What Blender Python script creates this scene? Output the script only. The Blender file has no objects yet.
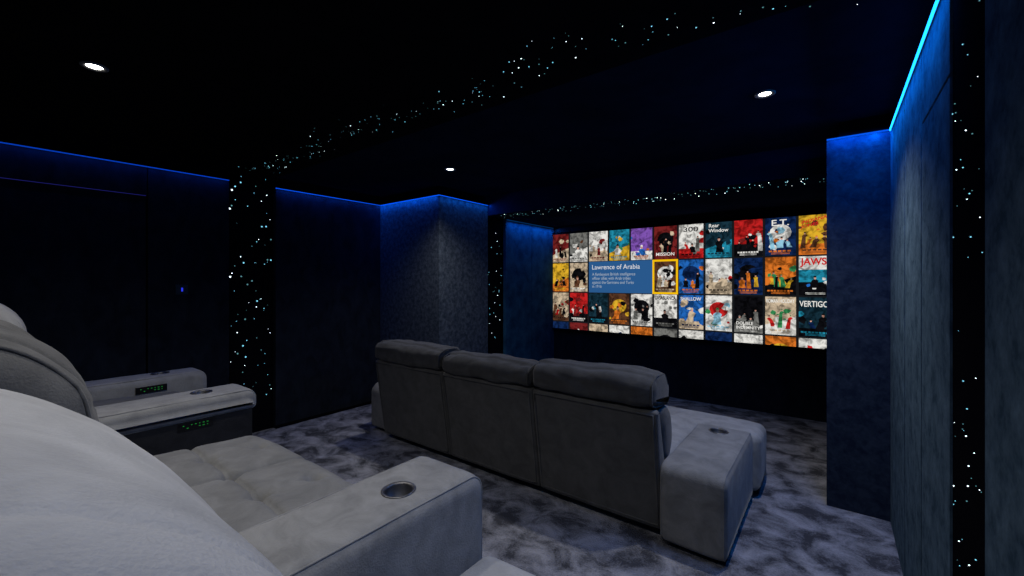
import bpy, bmesh, math, random
from mathutils import Vector, noise
random.seed(7)
S=bpy.context.scene
try:
    S.view_settings.view_transform='Standard'
except Exception: pass
COL=S.collection
WL={}
# ------------------------------------------------ materials
MC={}
def newmat(name):
    m=bpy.data.materials.new(name); m.use_nodes=True
    nt=m.node_tree; b=nt.nodes['Principled BSDF']
    return m,nt,b
def fabric(name,c1,c2,scale=6,stretch=(1,1,1),bump=.25,fine=180,rough=.95,sheen=.3,lo=.35,hi=.65,dist=.6,finecol=0.0,det=6,spec=.1):
    if name in MC: return MC[name]
    m,nt,b=newmat(name); N=nt.nodes; L=nt.links
    mp=N.new('ShaderNodeMapping'); mp.inputs['Scale'].default_value=stretch
    geo=N.new('ShaderNodeNewGeometry')
    L.new(geo.outputs['Position'],mp.inputs['Vector'])
    n1=N.new('ShaderNodeTexNoise'); n1.inputs['Scale'].default_value=scale; n1.inputs['Detail'].default_value=det; n1.inputs['Roughness'].default_value=.62
    n1.inputs['Distortion'].default_value=dist
    L.new(mp.outputs[0],n1.inputs['Vector'])
    n2=N.new('ShaderNodeTexNoise'); n2.inputs['Scale'].default_value=fine; n2.inputs['Detail'].default_value=3
    L.new(geo.outputs['Position'],n2.inputs['Vector'])
    cr=N.new('ShaderNodeValToRGB'); cr.color_ramp.elements[0].position=lo; cr.color_ramp.elements[1].position=hi
    cr.color_ramp.elements[0].color=(*c1,1); cr.color_ramp.elements[1].color=(*c2,1)
    fm=N.new('ShaderNodeMath'); fm.operation='MULTIPLY_ADD'; L.new(n2.outputs[0],fm.inputs[0]); fm.inputs[1].default_value=finecol
    sb=N.new('ShaderNodeMath'); sb.operation='SUBTRACT'; L.new(n1.outputs[0],sb.inputs[0]); sb.inputs[1].default_value=finecol*.5
    L.new(sb.outputs[0],fm.inputs[2])
    L.new(fm.outputs[0],cr.inputs[0]); L.new(cr.outputs[0],b.inputs['Base Color'])
    ad=N.new('ShaderNodeMath'); ad.operation='ADD'; L.new(n1.outputs[0],ad.inputs[0]); L.new(n2.outputs[0],ad.inputs[1])
    bp=N.new('ShaderNodeBump'); bp.inputs['Strength'].default_value=bump; bp.inputs['Distance'].default_value=.01
    L.new(ad.outputs[0],bp.inputs['Height']); L.new(bp.outputs[0],b.inputs['Normal'])
    b.inputs['Roughness'].default_value=rough
    b.inputs['Sheen Weight'].default_value=sheen
    b.inputs['Specular IOR Level'].default_value=spec
    MC[name]=m; return m
def plain(name,c,rough=.6,metal=0,spec=.3):
    if name in MC: return MC[name]
    m,nt,b=newmat(name); N=nt.nodes; L=nt.links
    n=N.new('ShaderNodeTexNoise'); n.inputs['Scale'].default_value=40
    mx=N.new('ShaderNodeValToRGB'); mx.color_ramp.elements[0].color=(*[v*.85 for v in c],1); mx.color_ramp.elements[1].color=(*[min(1,v*1.15) for v in c],1)
    L.new(n.outputs[0],mx.inputs[0]); L.new(mx.outputs[0],b.inputs['Base Color'])
    b.inputs['Roughness'].default_value=rough; b.inputs['Metallic'].default_value=metal; b.inputs['Specular IOR Level'].default_value=spec
    MC[name]=m; return m
def emit(c,s=1,name=None,mottle=False):
    k=('e',tuple(round(v,3) for v in c),s,mottle)
    if k in MC: return MC[k]
    m=bpy.data.materials.new(name or 'emission'); m.use_nodes=True; nt=m.node_tree; nt.nodes.clear()
    e=nt.nodes.new('ShaderNodeEmission'); e.inputs[0].default_value=(*c,1); e.inputs[1].default_value=s
    if mottle:
        g=nt.nodes.new('ShaderNodeNewGeometry'); n=nt.nodes.new('ShaderNodeTexNoise'); n.inputs['Scale'].default_value=17; n.inputs['Detail'].default_value=4; n.inputs['Distortion'].default_value=.8
        r=nt.nodes.new('ShaderNodeValToRGB'); r.color_ramp.elements[0].position=.38; r.color_ramp.elements[1].position=.60
        r.color_ramp.elements[0].color=(*[v*.28 for v in c],1); r.color_ramp.elements[1].color=(*c,1)
        nt.links.new(g.outputs['Position'],n.inputs['Vector']); nt.links.new(n.outputs[0],r.inputs[0]); nt.links.new(r.outputs[0],e.inputs[0])
    o=nt.nodes.new('ShaderNodeOutputMaterial'); nt.links.new(e.outputs[0],o.inputs[0]); MC[k]=m; return m
def srgb(r,g,b): 
    f=lambda v:(v/255/12.92) if v/255<=.04045 else ((v/255+.055)/1.055)**2.4
    return (f(r),f(g),f(b))

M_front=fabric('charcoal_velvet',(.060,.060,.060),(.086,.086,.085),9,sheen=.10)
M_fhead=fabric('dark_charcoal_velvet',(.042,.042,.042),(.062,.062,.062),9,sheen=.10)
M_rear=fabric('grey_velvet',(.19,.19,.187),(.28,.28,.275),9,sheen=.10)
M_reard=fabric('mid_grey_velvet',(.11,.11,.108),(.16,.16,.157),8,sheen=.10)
M_tuft=fabric('tufted_grey_velvet',(.15,.15,.147),(.21,.21,.206),9,sheen=.10)
M_carpet=fabric('crushed_pile_carpet',(.048,.050,.060),(.28,.285,.325),5.4,(1,1.15,1),bump=1.0,fine=110,lo=.38,hi=.65,sheen=0,dist=.5,finecol=.20,det=5,spec=0)
M_wallL=fabric('dark_navy_velvet',(.008,.010,.016),(.014,.018,.028),9,(1,1,.6),bump=.2,sheen=0,spec=0)
M_col=fabric('navy_velvet_column',(.024,.034,.052),(.070,.086,.112),24,(1,1,1),bump=.12,finecol=.38,fine=60,dist=.2,sheen=0,spec=0)
M_wallR=fabric('crushed_blue_velvet',(.032,.056,.082),(.085,.13,.175),11,(1,1,1),bump=.06,fine=60,finecol=.36,lo=.33,hi=.72,dist=.2,sheen=0,spec=0)
M_side=fabric('petrol_blue_velvet',(.010,.040,.085),(.024,.085,.16),7,(1,1,1),bump=.08,dist=.2,sheen=0,spec=0)
M_ceil=fabric('black_velvet_ceiling',(.004,.0045,.007),(.006,.007,.010),8,bump=.05,sheen=0,spec=0)
M_ceilb=fabric('blue_glow_ceiling',(.005,.010,.026),(.008,.015,.038),3,bump=.05,sheen=0,spec=0)  # faint blue light reflection painted into the ceiling colour, reused on the soffit
M_black=plain('matte_black',(.004,.004,.006),.9,spec=0)
M_base=fabric('dark_base_fabric',(.02,.021,.024),(.03,.031,.035),12,sheen=.05)
M_steel=plain('brushed_steel',(.15,.15,.155),.45,1)
M_cupin=plain('dark_cup_inside',(.04,.04,.045),.4,.8)

# ------------------------------------------------ object helpers
def link(o,parent=None,loc=(0,0,0)):
    loc=Vector(loc); WL[o.name]=loc
    COL.objects.link(o)
    if parent is not None:
        o.parent=parent; o.location=loc-WL[parent.name]
    else: o.location=loc
    return o
def tag(o,label=None,category=None,kind=None,group=None):
    if label:o['label']=label
    if category:o['category']=category
    if kind:o['kind']=kind
    if group:o['group']=group
def mk(name,V,F,mats,parent=None,smooth=True,fm=None,label=None,category=None,kind=None,group=None):
    V=[Vector(v) for v in V]
    lo=Vector([min(v[i] for v in V) for i in range(3)]); hi=Vector([max(v[i] for v in V) for i in range(3)])
    c=(lo+hi)/2; c.z=lo.z
    me=bpy.data.meshes.new(name); me.from_pydata([v-c for v in V],[],F)
    if not isinstance(mats,(list,tuple)): mats=[mats]
    for m in mats: me.materials.append(m)
    if fm:
        for p,i in zip(me.polygons,fm): p.material_index=i
    else:
        bm=bmesh.new(); bm.from_mesh(me); bmesh.ops.recalc_face_normals(bm,faces=bm.faces); bm.to_mesh(me); bm.free()
    for p in me.polygons: p.use_smooth=smooth
    o=bpy.data.objects.new(name,me); link(o,parent,c)
    tag(o,label,category,kind,group); return o
def empty(name,loc,label,category,group=None):
    o=bpy.data.objects.new(name,None); o.empty_display_size=.1; link(o,None,loc); tag(o,label,category,None,group); return o
class B:
    def __init__(s): s.V=[];s.F=[];s.M=[]
    def add(s,V,F,m=0):
        n=len(s.V); s.V+= [tuple(v) for v in V]; s.F+=[tuple(i+n for i in f) for f in F]; s.M+=[m]*len(F); return s
def boxVF(x0,x1,y0,y1,z0,z1):
    V=[(x0,y0,z0),(x1,y0,z0),(x1,y1,z0),(x0,y1,z0),(x0,y0,z1),(x1,y0,z1),(x1,y1,z1),(x0,y1,z1)]
    F=[(0,3,2,1),(4,5,6,7),(0,1,5,4),(1,2,6,5),(2,3,7,6),(3,0,4,7)]
    return V,F
def box(name,a,mat,**k):
    V,F=boxVF(*a); return mk(name,V,F,mat,smooth=False,**k)
def rpoly(pts,r,seg=6):
    out=[];n=len(pts)
    for i in range(n):
        p=Vector(pts[i]);a=Vector(pts[i-1]);b=Vector(pts[(i+1)%n])
        rr=r[i] if isinstance(r,(list,tuple)) else r
        u=(a-p);v=(b-p);lu,lv=u.length,v.length;u/=lu;v/=lv
        ang=math.acos(max(-1,min(1,u.dot(v))))
        t=min(rr/math.tan(ang/2),lu*.48,lv*.48); rr2=t*math.tan(ang/2)
        p0=p+u*t;p1=p+v*t
        c=p+(u+v).normalized()*(rr2/math.sin(ang/2))
        for k in range(seg+1):
            f=k/seg; d=((p0-c)*(1-f)+(p1-c)*f).normalized()*rr2
            out.append(c+d)
    return out
def catmull(pts,n=8):
    P=[Vector(p) for p in pts];N=len(P);out=[]
    for i in range(N):
        p0,p1,p2,p3=P[i-1],P[i],P[(i+1)%N],P[(i+2)%N]
        for k in range(n):
            t=k/n
            out.append(.5*((2*p1)+(p2-p0)*t+(2*p0-5*p1+4*p2-p3)*t*t+(3*p1-p0-3*p2+p3)*t**3))
    return out
def resample(P,ds):
    out=[];N=len(P)
    for i in range(N):
        a,b=P[i],P[(i+1)%N];L=(b-a).length
        if L<1e-6: continue
        k=max(1,int(round(L/ds)))
        for j in range(k): out.append(a.lerp(b,j/k))
    return out
def normals2(P):
    N=len(P);A=sum(P[i].x*P[(i+1)%N].y-P[(i+1)%N].x*P[i].y for i in range(N));s=1 if A>0 else -1
    R=[]
    for i in range(N):
        t=(P[(i+1)%N]-P[i-1]);n=Vector((t.y,-t.x))*s
        R.append(n.normalized() if n.length>1e-9 else Vector((0,0)))
    return R
def loft(P,x0,x1,r=.03,bulge=0,nx=14,disp=None,ds=.03,wr=.0):
    """profile P in (y,z) swept along x with rounded ends"""
    P=resample(P,ds);NN=normals2(P);n=len(P)
    secs=[]
    K=5
    for k in range(K+1):
        a=k/K*math.pi/2; secs.append((x0+r-r*math.cos(a),r-r*math.sin(a)))
    for k in range(1,nx): 
        secs.append((x0+r+(x1-x0-2*r)*k/nx,0))
    for k in range(K,-1,-1):
        a=k/K*math.pi/2; secs.append((x1-r+r*math.cos(a),r-r*math.sin(a)))
    V=[];F=[]
    for (x,ins) in secs:
        t=(2*(x-x0)/(x1-x0)-1); bl=bulge*(1-t**4)
        for p,nn in zip(P,NN):
            q=p+nn*(-ins+bl)
            if wr:
                w=noise.noise(Vector((x*5,q.x*5,q.y*5)))*wr+noise.noise(Vector((x*14,q.x*14+3,q.y*14)))*wr*.35
                q=q+nn*w
            if disp:
                q=q+nn*disp(x,q.x,q.y,nn)
            V.append((x,q.x,q.y))
    m=len(secs)
    for s in range(m-1):
        for i in range(n):
            j=(i+1)%n; F.append((s*n+i,s*n+j,(s+1)*n+j,(s+1)*n+i))
    F.append(tuple(range(n)));F.append(tuple((m-1)*n+i for i in range(n)))
    return V,F
def tube(path,r,closed=True,seg=6):
    V=[];F=[];n=len(path);P=[Vector(p) for p in path]
    for i in range(n):
        a=P[i-1] if (closed or i>0) else P[i]; b=P[(i+1)%n] if (closed or i<n-1) else P[i]
        t=(b-a).normalized(); up=Vector((0,0,1)) if abs(t.z)<.9 else Vector((1,0,0))
        u=t.cross(up).normalized();w=t.cross(u)
        for k in range(seg):
            an=k/seg*2*math.pi; V.append(P[i]+(u*math.cos(an)+w*math.sin(an))*r)
    for i in range(n if closed else n-1):
        j=(i+1)%n
        for k in range(seg):
            l=(k+1)%seg; F.append((i*seg+k,i*seg+l,j*seg+l,j*seg+k))
    return V,F
def lathe(prof,c,seg=32):
    V=[];F=[];n=len(prof)
    for k in range(seg):
        a=k/seg*2*math.pi
        for (r,z) in prof: V.append((c[0]+r*math.cos(a),c[1]+r*math.sin(a),c[2]+z))
    for k in range(seg):
        l=(k+1)%seg
        for i in range(n-1): F.append((k*n+i,l*n+i,l*n+i+1,k*n+i+1))
    return V,F
def pipeloop(P,x,r=.006,off=0.0):
    P=resample(P,.02);NN=normals2(P)
    return tube([(x,p.x+n.x*off,p.y+n.y*off) for p,n in zip(P,NN)],r)

# ------------------------------------------------ room
XL,XR=-4.24,.26; PT=2.30; CZ=2.41; YB=-1.3; YS=5.24
def st(name,a,m): return box(name,a,m,kind='structure')
b=B()
b.add([(XL-.1,YB-.1,.25),(XR+.1,YB-.1,.25),(XR+.1,1.24,.25),(XL-.1,1.24,.25),(XR+.1,1.26,.23),(XL-.1,1.26,.23),(XR+.1,1.26,0),(XL-.1,1.26,0),(XR+.1,YS+.1,0),(XL-.1,YS+.1,0),
 (XL-.1,YB-.1,-.1),(XR+.1,YB-.1,-.1),(XR+.1,YS+.1,-.1),(XL-.1,YS+.1,-.1)],
 [(0,1,2,3),(3,2,4,5),(5,4,6,7),(7,6,8,9),(10,13,12,11)])
mk('floor',b.V,b.F,M_carpet,smooth=False,kind='structure',fm=[0]*5)
def multi(name,boxes,mats,idx=None):
    b=B()
    for i,a in enumerate(boxes):
        V,F=boxVF(*a); b.add(V,F,idx[i] if idx else 0)
    return mk(name,b.V,b.F,mats,smooth=False,fm=b.M,kind='structure')
multi('ceiling',[(XL-.1,XR+.1,YB-.1,1.86,CZ,CZ+.08),(XL-.1,XR+.1,1.86,YS+.1,CZ,CZ+.08)],[M_ceil,M_ceilb],[0,1])
multi('wall_left',[(XL-.1,XL-.05,YB,YS,0,CZ),
  (XL-.05,XL,YB,-.14,0,PT),(XL-.05,XL,-.135,.88,2.075,PT),(XL-.05,XL,.888,1.44,0,PT),
  (XL-.05,XL,1.83,3.0,0,PT)],[M_black,M_wallL],[0,1,1,1,1])
box('door_1',(XL-.05,XL-.004,-.13,.875,.25,2.067),M_wallL,kind='structure')
multi('wall_right',[(XR+.05,XR+.1,YB,YS,0,CZ),
  (XR,XR+.05,YB,1.355,0,PT),(XR+.006,XR+.05,1.355,1.71,0,CZ),(XR,XR+.05,1.71,2.198,0,1.99),(XR,XR+.05,1.71,2.198,2.002,PT),(XR,XR+.05,2.215,2.670,0,PT),(XR,XR+.05,2.688,3.31,0,PT)],[M_black,M_wallR],[0,1,0,1,1,1,1])
st('wall_back',(XL-.1,XR+.1,YB-.1,YB,0,CZ),M_wallL)
st('wall_screen',(XL-.1,XR+.1,YS,YS+.1,0,CZ),M_wallL)
multi('wall_left_column',[(XL-.04,-3.24,3.0,3.77,0,PT),(XL-.04,-3.28,3.77,4.11,0,2.18),(XL-.04,-3.24,4.11,4.675,0,2.18),(XL-.04,-3.24,4.683,YS,0,2.18),(XL,-3.30,3.06,3.77,PT,CZ)],[M_col,M_black,M_side],[0,1,2,2,1])
multi('wall_right_column',[(-.04,XR+.04,3.31,YS,0,PT),(.02,XR,3.37,3.77,PT,CZ)],[fabric('navy_velvet_right',(.010,.015,.029),(.022,.031,.050),18,(1,1,1),bump=.10,fine=60,finecol=.3,sheen=0,spec=0),M_black],[0,1])
multi('trim_1',[(XL,XR,3.77,4.11,2.18,CZ),(XL,XR,4.11,YS,2.19,CZ)],[M_ceilb,M_ceilb],[0,1])
st('baseboard_left',(XL,XL+.008,1.83,3.0,0,.03),M_black)

# ------------------------------------------------ LED strips
def led(a,col,s,label,energy,down,size,tilt=(0,0),lightcol=None,name='led_strip'):
    o=box(name,a,emit(col,s,'blue_led'),label=label,category='light strip',group='blue cove light strips')
    if energy<=0: return o
    l=bpy.data.lights.new('cove_light','AREA'); l.shape='RECTANGLE'; l.size=size[0]; l.size_y=size[1]; l.energy=energy; l.color=lightcol or col
    lo=bpy.data.objects.new('cove_light',l); COL.objects.link(lo); lo.rotation_euler=(tilt[0],tilt[1],0)
    lo.parent=o
    lo.location=Vector(down)-WL[o.name]
    return o
lb='thin blue LED strip along the top of a velvet wall panel'
T8=math.radians(8); T25=math.radians(22)
lc=(.0,.14,1)
led((XL,XL+.006,YB,1.44,PT-.007,PT),(.002,.06,.62),.7,lb,2.2,(XL+.03,(YB+1.44)/2,PT-.001),(.012,1.44-YB),(0,-T8),lc)
led((XL,XL+.006,1.83,3.0,PT-.007,PT),(.002,.08,.75),.9,lb,2.4,(XL+.03,2.41,PT-.001),(.012,1.15),(0,-T8),lc)
led((XL+.006,-3.24,2.994,3.0,PT-.007,PT),(.002,.10,.85),1.0,lb,2.6,(-3.74,2.96,PT-.001),(.98,.012),(T25,0),lc)
led((-3.24,-3.234,2.994,3.77,PT-.007,PT),(.002,.10,.85),1.0,lb,2.2,(-3.21,3.39,PT-.001),(.012,.75),(0,-T25),(0,.2,1))
led((XR-.006,XR,1.71,3.304,PT-.012,PT),(.01,.30,1),3.5,'bright azure LED strip along the top of the velvet wall',14,(XR-.06,2.5,PT-.001),(.012,1.58),(0,T25),(.0,.24,1))
led((-.04,XR-.006,3.304,3.31,PT-.008,PT),(.002,.10,.85),1.0,lb,2.2,(.11,3.27,PT-.001),(.28,.012),(T25,0),(.0,.14,1))
led((-3.24,-3.234,4.13,5.22,2.168,2.175),(.002,.10,.4),.3,'faint blue LED strip above a velvet side panel by the screen',4.2,(-3.17,4.68,2.165),(.012,1.05),(0,-T8),(.0,.26,1))
led((XR-.006,XR,YB,1.355,PT-.012,PT),(.01,.30,1),3.5,'bright azure LED strip along the top of the velvet wall',2.0,(XR-.03,0.1,PT-.001),(.012,2.3),(0,T25),(.0,.25,1))
led((XL,XL+.003,-.13,.875,2.069,2.073),(.03,.03,.30),.35,'faint violet light line above the flush door',0,None,None)

# ------------------------------------------------ stars
def octa(c,r):
    V=[(c[0]+r,c[1],c[2]),(c[0]-r,c[1],c[2]),(c[0],c[1]+r,c[2]),(c[0],c[1]-r,c[2]),(c[0],c[1],c[2]+r),(c[0],c[1],c[2]-r)]
    return V,[(0,2,4),(2,1,4),(1,3,4),(3,0,4),(2,0,5),(1,2,5),(3,1,5),(0,3,5)]
SM=[emit((.75,.95,1),3.0,'star_white'),emit((.25,.75,1),1.1,'star_cyan'),emit((.3,.8,.9),.3,'star_dim')]
def stars(fn,n,rs,label):
    b=B()
    for i in range(n):
        c=fn(); V,F=octa(c,random.choice(rs)); b.add(V,F,random.choice([0,1,1,2,2]))
    mk('star_light_field',b.V,b.F,SM,smooth=True,fm=b.M,label=label,category='star lights',kind='stuff')
U=random.uniform
def ceilstar():
    while True:
        x=XL+.02+(XR-XL-.04)*random.random()
        y=1.60+random.gauss(0,.07)+.04*math.sin(x*3)+max(0,x+.95)*.24
        if 1.38<y<1.98: return (x,y,CZ)
stars(ceilstar,230,[.0014,.0019,.0025,.0036],'white and cyan fibre optic star points across the black ceiling band')
stars(lambda:(XL-.048,U(1.46,1.81),U(.3,CZ-.03)),80,[.0025,.0035,.005,.0085],'white and cyan fibre optic stars in a black wall recess')
stars(lambda:(XR+.004,U(1.37,1.70),U(.3,CZ-.03)),80,[.0010,.0014,.002],'cyan fibre optic stars in the black recess beside blue velvet')
stars(lambda:(-3.278,U(3.79,4.09),U(.2,2.15)),40,[.004,.005],'fibre optic stars in the recess near the screen')
stars(lambda:(U(-3.2,-.06),U(3.8,4.08),2.178),150,[.0022,.003,.0042],'fibre optic stars under the soffit above the screen')

# ------------------------------------------------ downlights
def downlight(x,y,e,size=130):
    c=(x,y,CZ)
    r=empty('downlight',c,'small round recessed ceiling downlight, switched on','ceiling light','recessed ceiling downlights')
    V,F=lathe([(.050,0),(.050,-.004),(.044,-.007),(.032,-.004),(.030,0)],c); mk('trim_ring',V,F,plain('grey_ring',(.15,.15,.15),.5),r)
    V,F=lathe([(.030,-.001),(.018,-.0035),(.0001,-.004)],c); mk('lamp_lens',V,F,emit((1,.97,.9),10,'warm_lamp'),r)
    l=bpy.data.lights.new('lamp','SPOT'); l.energy=e; l.spot_size=math.radians(size); l.spot_blend=1; l.shadow_soft_size=.03; l.color=(1,.96,.90)
    o=bpy.data.objects.new('lamp',l); link(o,r,(x,y,CZ-.03)); return r
downlight(-2.74,.38,36)
downlight(-2.73,2.66,55)
downlight(-.296,2.61,70,120)
downlight(-.75,.55,38)
downlight(-1.75,.45,30)  # unseen extra downlight, added as fill over the seats

# ------------------------------------------------ seating
def finish(name,V,F,m,par,label=None): return mk(name,V,F,m,par,label=label)
def cup_cut(arm,c,rad,depth=.07):
    V,F=lathe([(.0001,-depth),(rad,-depth),(rad,.05),(.0001,.05)],c,32)
    me=bpy.data.meshes.new('cut'); me.from_pydata([tuple(v) for v in V],[],F)
    bm=bmesh.new(); bm.from_mesh(me); bmesh.ops.remove_doubles(bm,verts=bm.verts,dist=.001); bmesh.ops.recalc_face_normals(bm,faces=bm.faces); bm.to_mesh(me); bm.free()
    o=bpy.data.objects.new('cut',me); COL.objects.link(o)
    md=arm.modifiers.new('b','BOOLEAN'); md.operation='DIFFERENCE'; md.object=o; md.solver='EXACT'
    bpy.context.view_layer.update()
    dg=bpy.context.evaluated_depsgraph_get()
    nm=bpy.data.meshes.new_from_object(arm.evaluated_get(dg)); arm.modifiers.clear(); arm.data=nm
    bpy.data.objects.remove(o)
def armrest(par,x0,x1,y0,y1,z0,z1,mat,cup=None,slope=0,rr=.05,name='armrest',rear=.10):
    P=rpoly([(y0,z0),(y1,z0),(y1,z1+slope*.2),(y0,z1-slope)],[.03,.03,.065,rear],8)
    V,F=loft(P,x0,x1,rr,.004,8,ds=.03,wr=.004)
    b=B().add(V,F)
    for xx in (x0+rr*.45,x1-rr*.45):
        pts=[p for p in resample(P,.03)]
        NN=normals2(pts); ins=rr-rr*math.sin(math.acos(.55))
        V,F=tube([(xx,p.x-n.x*(ins-.002),p.y-n.y*(ins-.002)) for p,n in zip(pts,NN)],.0035); b.add(V,F)
    a=finish(name,b.V,b.F,mat,par)
    if cup:
        t=(cup[1]-y0)/(y1-y0); zt=z1-slope+(slope*1.2)*t+.004
        c=(cup[0],cup[1],zt)
        cup_cut(a,c,.047)
        V,F=lathe([(.058,-.003),(.058,.002),(.055,.004),(.048,.002),(.045,-.004),(.044,-.062),(.0001,-.062)],c)
        mk('cup_holder',V,F,M_steel,a,label='round stainless steel cup holder')
        V,F=lathe([(.043,-.061),(.0001,-.060)],c); mk('cup_holder_base',V,F,M_cupin,a)
    return a

# ---- front sofa (three seats), seen from behind
FX=[-3.22,-2.37,-1.54,-.74]; Y0=2.22
fs=empty('recliner_sofa',((FX[0]+FX[3])/2,2.75,0),'three-seat charcoal velvet cinema recliner sofa facing the screen','sofa')
V,F=boxVF(FX[0]+.03,FX[3]-.03,Y0+.16,Y0+.9,.04,.24); mk('base',V,F,M_base,fs,smooth=False)
for i in range(3):
    x0,x1=FX[i]+.002,FX[i+1]-.002
    P=rpoly([(Y0+.10,.04),(Y0+.0,.715),(Y0+.05,.72),(Y0+.24,.10)],[.02,.012,.012,.02],5)
    V,F=loft(P,x0,x1,.014,.003,12,wr=.002)
    b=B().add(V,F)
    k=.020
    pr=[(x0+k,Y0+.094,.075),(x0+k,Y0-.003,.70),(x1-k,Y0-.003,.70),(x1-k,Y0+.094,.075)]
    pts=[]
    for q in range(4):
        a=Vector(pr[q]); c=Vector(pr[(q+1)%4])
        for t in range(8): pts.append(a.lerp(c,t/8))
    V,F=tube(pts,.0055); b.add(V,F)
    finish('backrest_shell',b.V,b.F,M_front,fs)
    P=rpoly([(Y0+.22,.24),(Y0+.96,.24),(Y0+.98,.42),(Y0+.22,.40)],[.03,.05,.06,.04],6)
    V,F=loft(P,x0,x1,.04,.012,14,wr=.006); finish('seat_cushion',V,F,M_rear,fs)  # same sofa fabric, painted paler for the downlight on the seats
    P=catmull([(Y0+.12,.60),(Y0+.15,.42),(Y0+.24,.40),(Y0+.30,.50),(Y0+.28,.64),(Y0+.22,.70),(Y0+.14,.69)],6)
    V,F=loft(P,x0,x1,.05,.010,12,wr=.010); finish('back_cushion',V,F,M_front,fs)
    dz=[-.004,-.022,.012][i]
    P=rpoly([(Y0+.05,.722),(Y0-.018,.738+dz*.4),(Y0-.018,.855+dz),(Y0+.07,.890+dz),(Y0+.20,.882+dz),(Y0+.27,.80+dz),(Y0+.26,.70)],[.01,.035,.055,.08,.07,.05,.02],7)
    def hw(x,y,z,n,x0=x0,x1=x1,i=i):
        e=min(x-x0,x1-x)
        v=-.012*max(0,noise.noise(Vector((x*18+i*5,z*14,y*12))))*math.exp(-e/.12)
        v-=.004*max(0,.2-abs(noise.noise(Vector((x*4+i*3.3,z*16,y*10)))))/.2
        v-=.010*math.exp(-abs(y-(Y0+.045))/.007) if z>.82 else 0
        return v
    V,F=loft(P,x0+.008,x1-.008,.042,.010,44,wr=.016,ds=.012,disp=hw)
    b=B().add(V,F); V,F=pipeloop(P,x0+.024,.006,-.008); b.add(V,F); V,F=pipeloop(P,x1-.024,.006,-.008); b.add(V,F)
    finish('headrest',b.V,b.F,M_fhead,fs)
    P=rpoly([(Y0+.93,.05),(Y0+1.01,.05),(Y0+1.02,.37),(Y0+.93,.37)],[.03,.03,.04,.03],5)
    V,F=loft(P,x0,x1,.03,.01,10,wr=.004); finish('leg_rest',V,F,M_reard,fs)
M_arm=fabric('lit_arm_velvet',(.13,.13,.128),(.20,.20,.197),9,sheen=.10)  # sofa fabric with the downlight's brightness painted into its colour
armrest(fs,-.745,-.415,2.26,3.10,.03,.445,M_arm,(-.590,2.95),.005,.032,rear=.06)
armrest(fs,-3.53,-3.225,2.38,2.97,.03,.455,M_arm,(-3.37,2.75),.02,.05)
P=rpoly([(3.11,.05),(3.45,.05),(3.47,.405),(3.11,.41)],[.03,.03,.07,.05],7)
V,F=loft(P,-1.52,-.378,.05,.014,14,wr=.006); finish('chaise_end',V,F,M_rear,fs)  # paler tone paints the downlight onto the same sofa fabric

# ---- rear row
def creases(xs,ys,pts,w=.009,dep=.022,td=.030,tr=.030):
    def f(x,y,z,n):
        if n.y<.4: return 0
        v=0
        for a in xs: v-=dep*math.exp(-abs(x-a)/w)
        for c in ys: v-=dep*math.exp(-abs(y-c)/w)
        for a,c in pts:
            d=math.hypot(x-a,y-c); v-=td*math.exp(-(d*d)/(tr*tr))
            th=math.atan2(y-c,x-a); v-=.010*max(0,math.cos(th*2.5+a*9))**12*math.exp(-d/.08)
        return v
    return f
BP=[(-.22,1.14),(-.16,1.25),(-.04,1.295),(.08,1.265),(.175,1.165),(.205,1.045),(.235,.94),(.33,.82),(.38,.68),(.3,.55),(.1,.5),(-.08,.6),(-.16,.9)]
def rearback(par,x0,x1,mat,P=BP,dy=0,dz=0,wr=.012,seam=.16,cr=1,sd=.010):
    C=catmull([(y+dy,z+dz) for y,z in P],7)
    def sc(x,y,z,n):
        if n.x<=0 and z<1.1: return 0
        v=0
        if n.x>0:
            v=-.020*math.exp(-abs(z-.93)/.012)
            if z<.93: v-=.012*math.exp(-abs(x-(x0+x1)/2)/.02)
        v-=sd*math.exp(-abs(x-(x1-seam))/.006)
        e=x1-x
        f=noise.noise(Vector((x*4+2,y*9+z*9,1.7)))
        v-=.024*cr*max(0,.2-abs(f))/.2*(.15+.85*math.exp(-abs(e-seam)/.08))
        return v
    V,F=loft(C,x0,x1,.09,.012,80,disp=sc,wr=wr,ds=.012)
    b=B().add(V,F); V,F=pipeloop(C,x1-.045,.005,-.010); b.add(V,F)
    finish('backrest',b.V,b.F,mat,par)
rs=empty('recliner_sofa',(-1.3,.4,.25),'light grey velvet recliner with tufted seat and steel cup holder','sofa')
M2=fabric('spotlit_grey_velvet',(.34,.34,.337),(.44,.44,.436),7,sheen=.10)  # grey velvet with the spot's brightness painted into the colour
V,F=boxVF(-2.3,-.25,-.05,.72,.27,.5); mk('base',V,F,M_base,rs,smooth=False)
M_pillow=fabric('shaded_back_velvet',(.075,.075,.074),(.12,.12,.118),8,sheen=.10)  # grey velvet again, with the backrest's shade painted into the colour
rearback(rs,-2.36,-1.37,M_pillow,wr=.012,cr=.7)
NB=[(-.2,1.12),(-.14,1.21),(-.04,1.262),(.035,1.25),(.139,1.17),(.22,1.06),(.285,.95),(.37,.80),(.40,.68),(.3,.55),(.1,.5),(-.08,.6),(-.16,.9)]
rearback(rs,-1.02,-.24,M2,NB,wr=.005,cr=.08,sd=.006)
P=rpoly([(.2,.46),(.93,.42),(.97,.63),(.2,.67)],[.04,.06,.09,.04],7)
V,F=loft(P,-2.38,-1.365,.06,.012,120,disp=creases([-1.87],[.64],[(-2.12,.64),(-1.87,.64),(-1.62,.64),(-2.12,.42),(-1.62,.42),(-1.62,.84),(-2.12,.84)]),ds=.010,wr=.003)
finish('seat_cushion',V,F,M_tuft,rs,'tufted grey velvet seat cushion')
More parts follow.
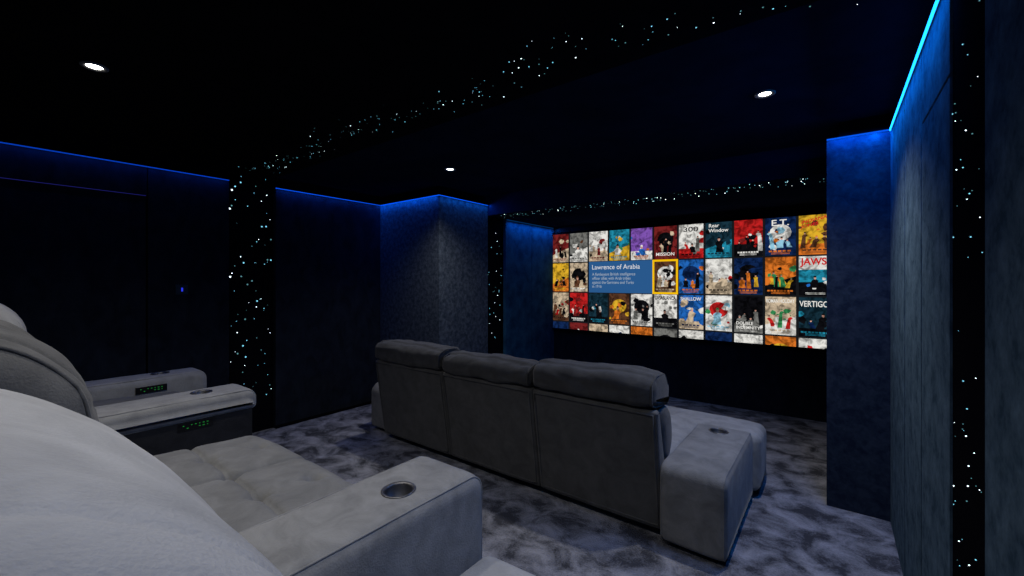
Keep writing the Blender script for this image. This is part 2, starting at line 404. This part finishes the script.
P=rpoly([(.88,.30),(.95,.30),(.96,.5),(.88,.5)],.03,5); V,F=loft(P,-2.34,-1.38,.03,.01,10); finish('leg_rest',V,F,M_rear,rs)
P=rpoly([(.2,.46),(.68,.42),(.70,.62),(.2,.66)],[.04,.06,.06,.04],7)
V,F=loft(P,-1.02,-.26,.05,.015,20,wr=.005); finish('seat_cushion',V,F,M2,rs)
P=rpoly([(.72,.27),(1.18,.27),(1.18,.43),(.72,.43)],[.03,.04,.05,.04],6)
V,F=loft(P,-1.02,-.26,.05,.01,16,wr=.004); finish('leg_rest',V,F,M2,rs,'low extended leg rest in spotlit grey velvet')
armrest(rs,-1.36,-1.03,.05,1.19,.26,.70,M_rear,(-1.17,.90),0,.045)

ch=empty('recliner_armchair',(-3.63,.4,.25),'grey velvet recliner armchair with green-lit arm controls beside the dark wall','armchair')
V,F=boxVF(-4.0,-3.3,-.02,.9,.27,.45); mk('base',V,F,M_base,ch,smooth=False)
rearback(ch,-3.97,-3.33,M2,dz=.03,dy=.02,cr=.2,wr=.006)
P=rpoly([(.2,.42),(1.0,.38),(1.02,.58),(.2,.62)],[.04,.06,.06,.04],6); V,F=loft(P,-3.96,-3.35,.05,.015,14,wr=.005); finish('seat_cushion',V,F,M_reard,ch)
M_pale=fabric('pale_grey_velvet',(.26,.26,.257),(.35,.35,.345),9,sheen=.10)
a1=armrest(ch,-3.34,-3.04,.05,1.2,.57,.70,M_pale,(-3.19,.93),0,.045)
a2=armrest(ch,-4.225,-3.97,.05,1.2,.26,.70,M_pale,(-4.1,.93),0,.045)
V,F=boxVF(-3.32,-3.05,.08,1.17,.255,.575); mk('armrest_side_panel',V,F,M_base,ch,smooth=False,label='black side panel under the arm')
def controls(par,x,y,z):
    b=B(); V,F=boxVF(x,x+.006,y-.09,y+.09,z-.024,z+.024); b.add(V,F,0)
    rr=random.Random(3)
    for k in range(7):
        yy=y-.06+.02*k
        for dz_ in (-.008,.008):
            if rr.random()<.25: continue
            s=rr.uniform(.002,.006)
            V,F=boxVF(x+.006,x+.008,yy-s,yy+s,z+dz_-.002,z+dz_+.002); b.add(V,F,1)
    mk('control_panel',b.V,b.F,[plain('black_plastic',(.01,.01,.01),.3),emit((.04,.6,.10),.25,'green_led')],par,smooth=False,fm=b.M,label='black control panel with green-lit buttons')
controls(ch,-3.055,.86,.545)
controls(ch,-3.97,.85,.62)

sw=empty('wall_switch',(XL,1.10,1.34),'small black wall switch with a blue indicator light','switch')
V,F=boxVF(XL,XL+.01,1.06,1.14,1.30,1.38); mk('switch_plate',V,F,plain('black_plastic',(.01,.01,.01),.3),sw,smooth=False)
V,F=boxVF(XL+.01,XL+.013,1.095,1.106,1.325,1.355); mk('indicator_light',V,F,emit((.03,.05,1),.8),sw,smooth=False)

# ------------------------------------------------ screen
sc=empty('projection_screen',(-1.64,YS-.02,.72),'wide lit cinema screen showing a grid of film posters','screen')
SX0,SX1,SZ0,SZ1=-3.235,-.045,.735,2.075
YP=YS-.03
V,F=boxVF(SX0,SX1,YP,YS-.001,SZ0,SZ1); mk('screen_surface',V,F,emit((.008,.009,.011),1,'screen_dark'),sc,smooth=False)
b=B()
for a in [(SX0,SX1,YP-.01,YS-.001,SZ1,SZ1+.03),(SX0,SX1,YP-.01,YS-.001,SZ0-.03,SZ0)]:
    V,F=boxVF(*a); b.add(V,F)
mk('screen_frame',b.V,b.F,M_black,sc,smooth=False)
C={'r':(200,35,35),'dr':(120,35,35),'w':(236,234,228),'k':(16,16,20),'g':(120,120,116),'y':(228,178,45),'o':(225,120,40),'b':(35,105,190),'db':(18,42,88),'t':(35,145,175),'n':(24,52,66),'tan':(212,190,160),'br':(95,60,40),'p':(130,85,180),'gr':(60,150,90),'pk':(222,165,145),'lb':(150,205,228)}
PG=[['dr w k tan','g k br w','w dr tan k','t gr w y','p o w b','dr br tan k','w k r g','n w k t','r w k dr','db o lb w','y br o k'],
    ['y br k o','tan w br k',None,None,None,'br tan k w','b o k db','w k tan r','db o y k','o y gr k','t w k b'],
    ['tan k br r','r w k dr','n t k w','br o k y','w g k k','w g k g','b db tan w','w lb gr r','k w g g','tan r gr w','n t k db'],
    ['db b b b','dr w r r','tan w y k','w db b k','o w k k','g w k k','w k k k','db w r r','w r k k','o w k y','w r k k']]
def cm(n,mot=True): 
    c=srgb(*C[n]); return emit(tuple(v*.95 for v in c),1.0,'poster_'+n,mot)
def clipquad(pts,x0,x1,z0,z1):
    def cl(p,ax,v,s):
        out=[]
        for i in range(len(p)):
            a,c=p[i-1],p[i]; ia=s*(a[ax]-v)<=0; ic=s*(c[ax]-v)<=0
            if ia!=ic:
                t=(v-a[ax])/(c[ax]-a[ax]); out.append((a[0]+(c[0]-a[0])*t,a[1]+(c[1]-a[1])*t))
            if ic: out.append(c)
        return out
    for ax,v,s in ((0,x0,-1),(0,x1,1),(1,z0,-1),(1,z1,1)):
        if len(pts)<3: return []
        pts=cl(pts,ax,v,s)
    return pts
def textmesh(body,width,height,x,z,y,mat,par,name='title_text',spacing=1.0,bold=0.0,slant=0):
    cu=bpy.data.curves.new('t','FONT'); cu.body=body; cu.align_x='LEFT'; cu.space_line=spacing; cu.offset=bold
    o=bpy.data.objects.new('t',cu); COL.objects.link(o); bpy.context.view_layer.update()
    dg=bpy.context.evaluated_depsgraph_get(); me=bpy.data.meshes.new_from_object(o.evaluated_get(dg))
    vs=[v.co.copy() for v in me.vertices]; fs_=[tuple(p.vertices) for p in me.polygons]
    bpy.data.objects.remove(o)
    mx,Mx=min(v.x for v in vs),max(v.x for v in vs); my,My=min(v.y for v in vs),max(v.y for v in vs)
    W=Mx-mx;H=My-my; sx=width/W; sy=height/H
    V=[(x+(v.x-mx)*sx,y,z+(v.y-my)*sy+slant*(v.x-mx)*sx) for v in vs]
    return mk(name,V,fs_,mat,par,smooth=False,fm=[0]*len(fs_))
def poster(c,r,cols):
    x0=-3.251+.296*c; x1=x0+.272; z1=SZ1-.0-.415*r; z0=z1-.398
    w=x1-x0; h=z1-z0; rnd=random.Random(c*17+r*5+3)
    cx0,cx1,cz0,cz1=max(x0,SX0),min(x1,SX1),max(z0,SZ0),min(z1,SZ1)
    k=cols.split(); mats=[cm(n) for n in k]+[cm('k'),cm('pk')]
    b=B(); y=[YP-.002]
    def poly(pts,m):
        p=clipquad([(x0+u*w,z0+v*h) for u,v in pts],cx0,cx1,cz0,cz1); y[0]-=.00022
        if len(p)>=3: b.add([(q[0],y[0],q[1]) for q in p],[tuple(range(len(p)))],m)
    def rect(a,b_,c_,d,m): poly([(a,c_),(b_,c_),(b_,d),(a,d)],m)
    def ell(u,v,a,b_,m,n=14): poly([(u+a*math.cos(t*2*math.pi/n),v+b_*math.sin(t*2*math.pi/n)) for t in range(n)],m)
    rect(0,1,0,1,0)
    style=rnd.choice([0,1,2,3])
    if style in (0,2): rect(0,1,0,rnd.uniform(.2,.35),2)
    if style==1: poly([(0,.0),(1,.0),(1,.5),(0,.25)],3)
    if style==3: ell(.5,.60,.36,.22,3)
    for i in range(7):
        a=rnd.uniform(0,1); v=rnd.uniform(.15,.8); s=rnd.uniform(.06,.18)
        poly([(a+s*rnd.uniform(.5,1.2)*math.cos(t*math.pi/3),v+s*.7*rnd.uniform(.4,1.1)*math.sin(t*math.pi/3)) for t in range(6)],rnd.choice([1,2,3,0]))
    nf=rnd.choice([1,2,3,4])
    for i in range(nf):
        u=(i+1)/(nf+1)+rnd.uniform(-.08,.08); s=rnd.uniform(.6,1.15)/(1+.34*nf); v=rnd.uniform(.38,.66); lean=rnd.uniform(-.14,.14)
        m=rnd.choice([1,2,2,3]); base=.14+rnd.uniform(0,.08)
        poly([(u-.22*s+lean,base),(u+.25*s+lean,base),(u+.17*s+lean*.5,v-.3*s),(u+.22*s,v-.14*s),(u+.07*s,v-.07*s),(u-.07*s,v-.07*s),(u-.22*s,v-.15*s),(u-.15*s+lean*.5,v-.32*s)],m)
        ell(u,v,.075*s,.085*s,5,10)
        poly([(u+.085*s*math.cos(t*math.pi/7),v+.02*s+.08*s*math.sin(t*math.pi/7)) for t in range(8)],rnd.choice([4,4,2]))
    yy=.12
    tc_=1 if style!=1 else 0
    a=rnd.uniform(.06,.16)
    n=rnd.choice([5,6,8])
    if (c,r) not in ((8,2),(5,0),(10,1)):
      for q in range(n):
        u0=a+(1-2*a)*q/n; rect(u0,u0+(1-2*a)/n*.75,yy-.025,yy+.015,tc_)
    for q in range(2): rect(.2,.8,yy-.055-.03*q,yy-.042-.03*q,tc_)
    if (c,r)==(10,1): rect(0,1,.66,1,1)
    if (c,r)==(5,2): rect(0,1,.82,1,0)
    return mk('film_poster',b.V,b.F,mats,sc,smooth=False,fm=b.M),x0,z0,w,h
PO={}
for r,row in enumerate(PG):
    for c,s in enumerate(row):
        if s: PO[(c,r)]=poster(c,r,s)
def title(c,r,body,col,u,v,wu,hv,bold=.012,slant=0):
    p,x0,z0,w,h=PO[(c,r)]
    textmesh(body,wu*w,hv*h,x0+u*w,z0+v*h,YP-.012,cm(col,False),p,bold=bold,slant=slant)
title(7,0,'Rear\nWindow','w',.12,.72,.76,.24)
title(6,0,'300','k',.2,.78,.6,.14)
title(9,0,'E.T.','w',.22,.78,.56,.16)
title(10,0,'INDIANA\nJONES','r',.06,.64,.80,.22,.025,.22)
title(10,1,'JAWS','r',.04,.72,.80,.24,.03)
title(10,2,'VERTIGO','w',.02,.76,.88,.15)
title(8,2,'DOUBLE\nINDEMNITY','w',.08,.10,.84,.20,.015)
title(5,2,'CASABLANCA','k',.04,.84,.92,.12,.02)
title(6,2,'SHALLOW','w',.08,.84,.84,.10)
title(9,2,'ROMAN HOLIDAY','w',.04,.84,.92,.10)
title(5,0,'MISSION','w',.1,.10,.8,.10)
x0=-3.251+.296*2; x1=-3.251+.296*5-.02; z1=SZ1-.415+.01; z0=z1-.415
V,F=boxVF(x0,x1,YP-.006,YP-.001,z0,z1); dp=mk('title_panel',V,F,emit(srgb(45,95,150),.85,'panel_blue'),sc,smooth=False)
textmesh('Lawrence of Arabia',.66,.062,x0+.05,z1-.105,YP-.010,emit((.9,.92,.95),.8),dp,bold=.0)
textmesh('A flamboyant British intelligence\nofficer allies with Arab tribes\nagainst the Germans and Turks\nin 1916',.60,.20,x0+.05,z0+.065,YP-.010,emit((.55,.65,.75),.7),dp,name='description_text')
x0=-3.251+.296*5-.016;x1=x0+.304;z1=SZ1-.415+.012;z0=z1-.422
b=B()
for a in [(x0,x1,z0,z0+.024),(x0,x1,z1-.024,z1),(x0,x0+.022,z0,z1),(x1-.022,x1,z0,z1)]:
    V,F=boxVF(a[0],a[1],YP-.020,YP-.014,a[2],a[3]); b.add(V,F)
mk('selection_frame',b.V,b.F,emit(srgb(245,190,10),1.0),sc,smooth=False)

# ------------------------------------------------ camera
cam=bpy.data.cameras.new('camera'); cam.sensor_width=36; cam.lens=422/1024*36; cam.shift_y=-7/1024; cam.clip_start=.02
co=bpy.data.objects.new('camera',cam); COL.objects.link(co); co.location=(0,0,1.41); co.rotation_euler=(math.radians(90),0,math.radians(37.4))
S.camera=co
w=bpy.data.worlds.new('world'); S.world=w; w.use_nodes=True; w.node_tree.nodes['Background'].inputs[0].default_value=(.01,.015,.03,1); w.node_tree.nodes['Background'].inputs[1].default_value=.2
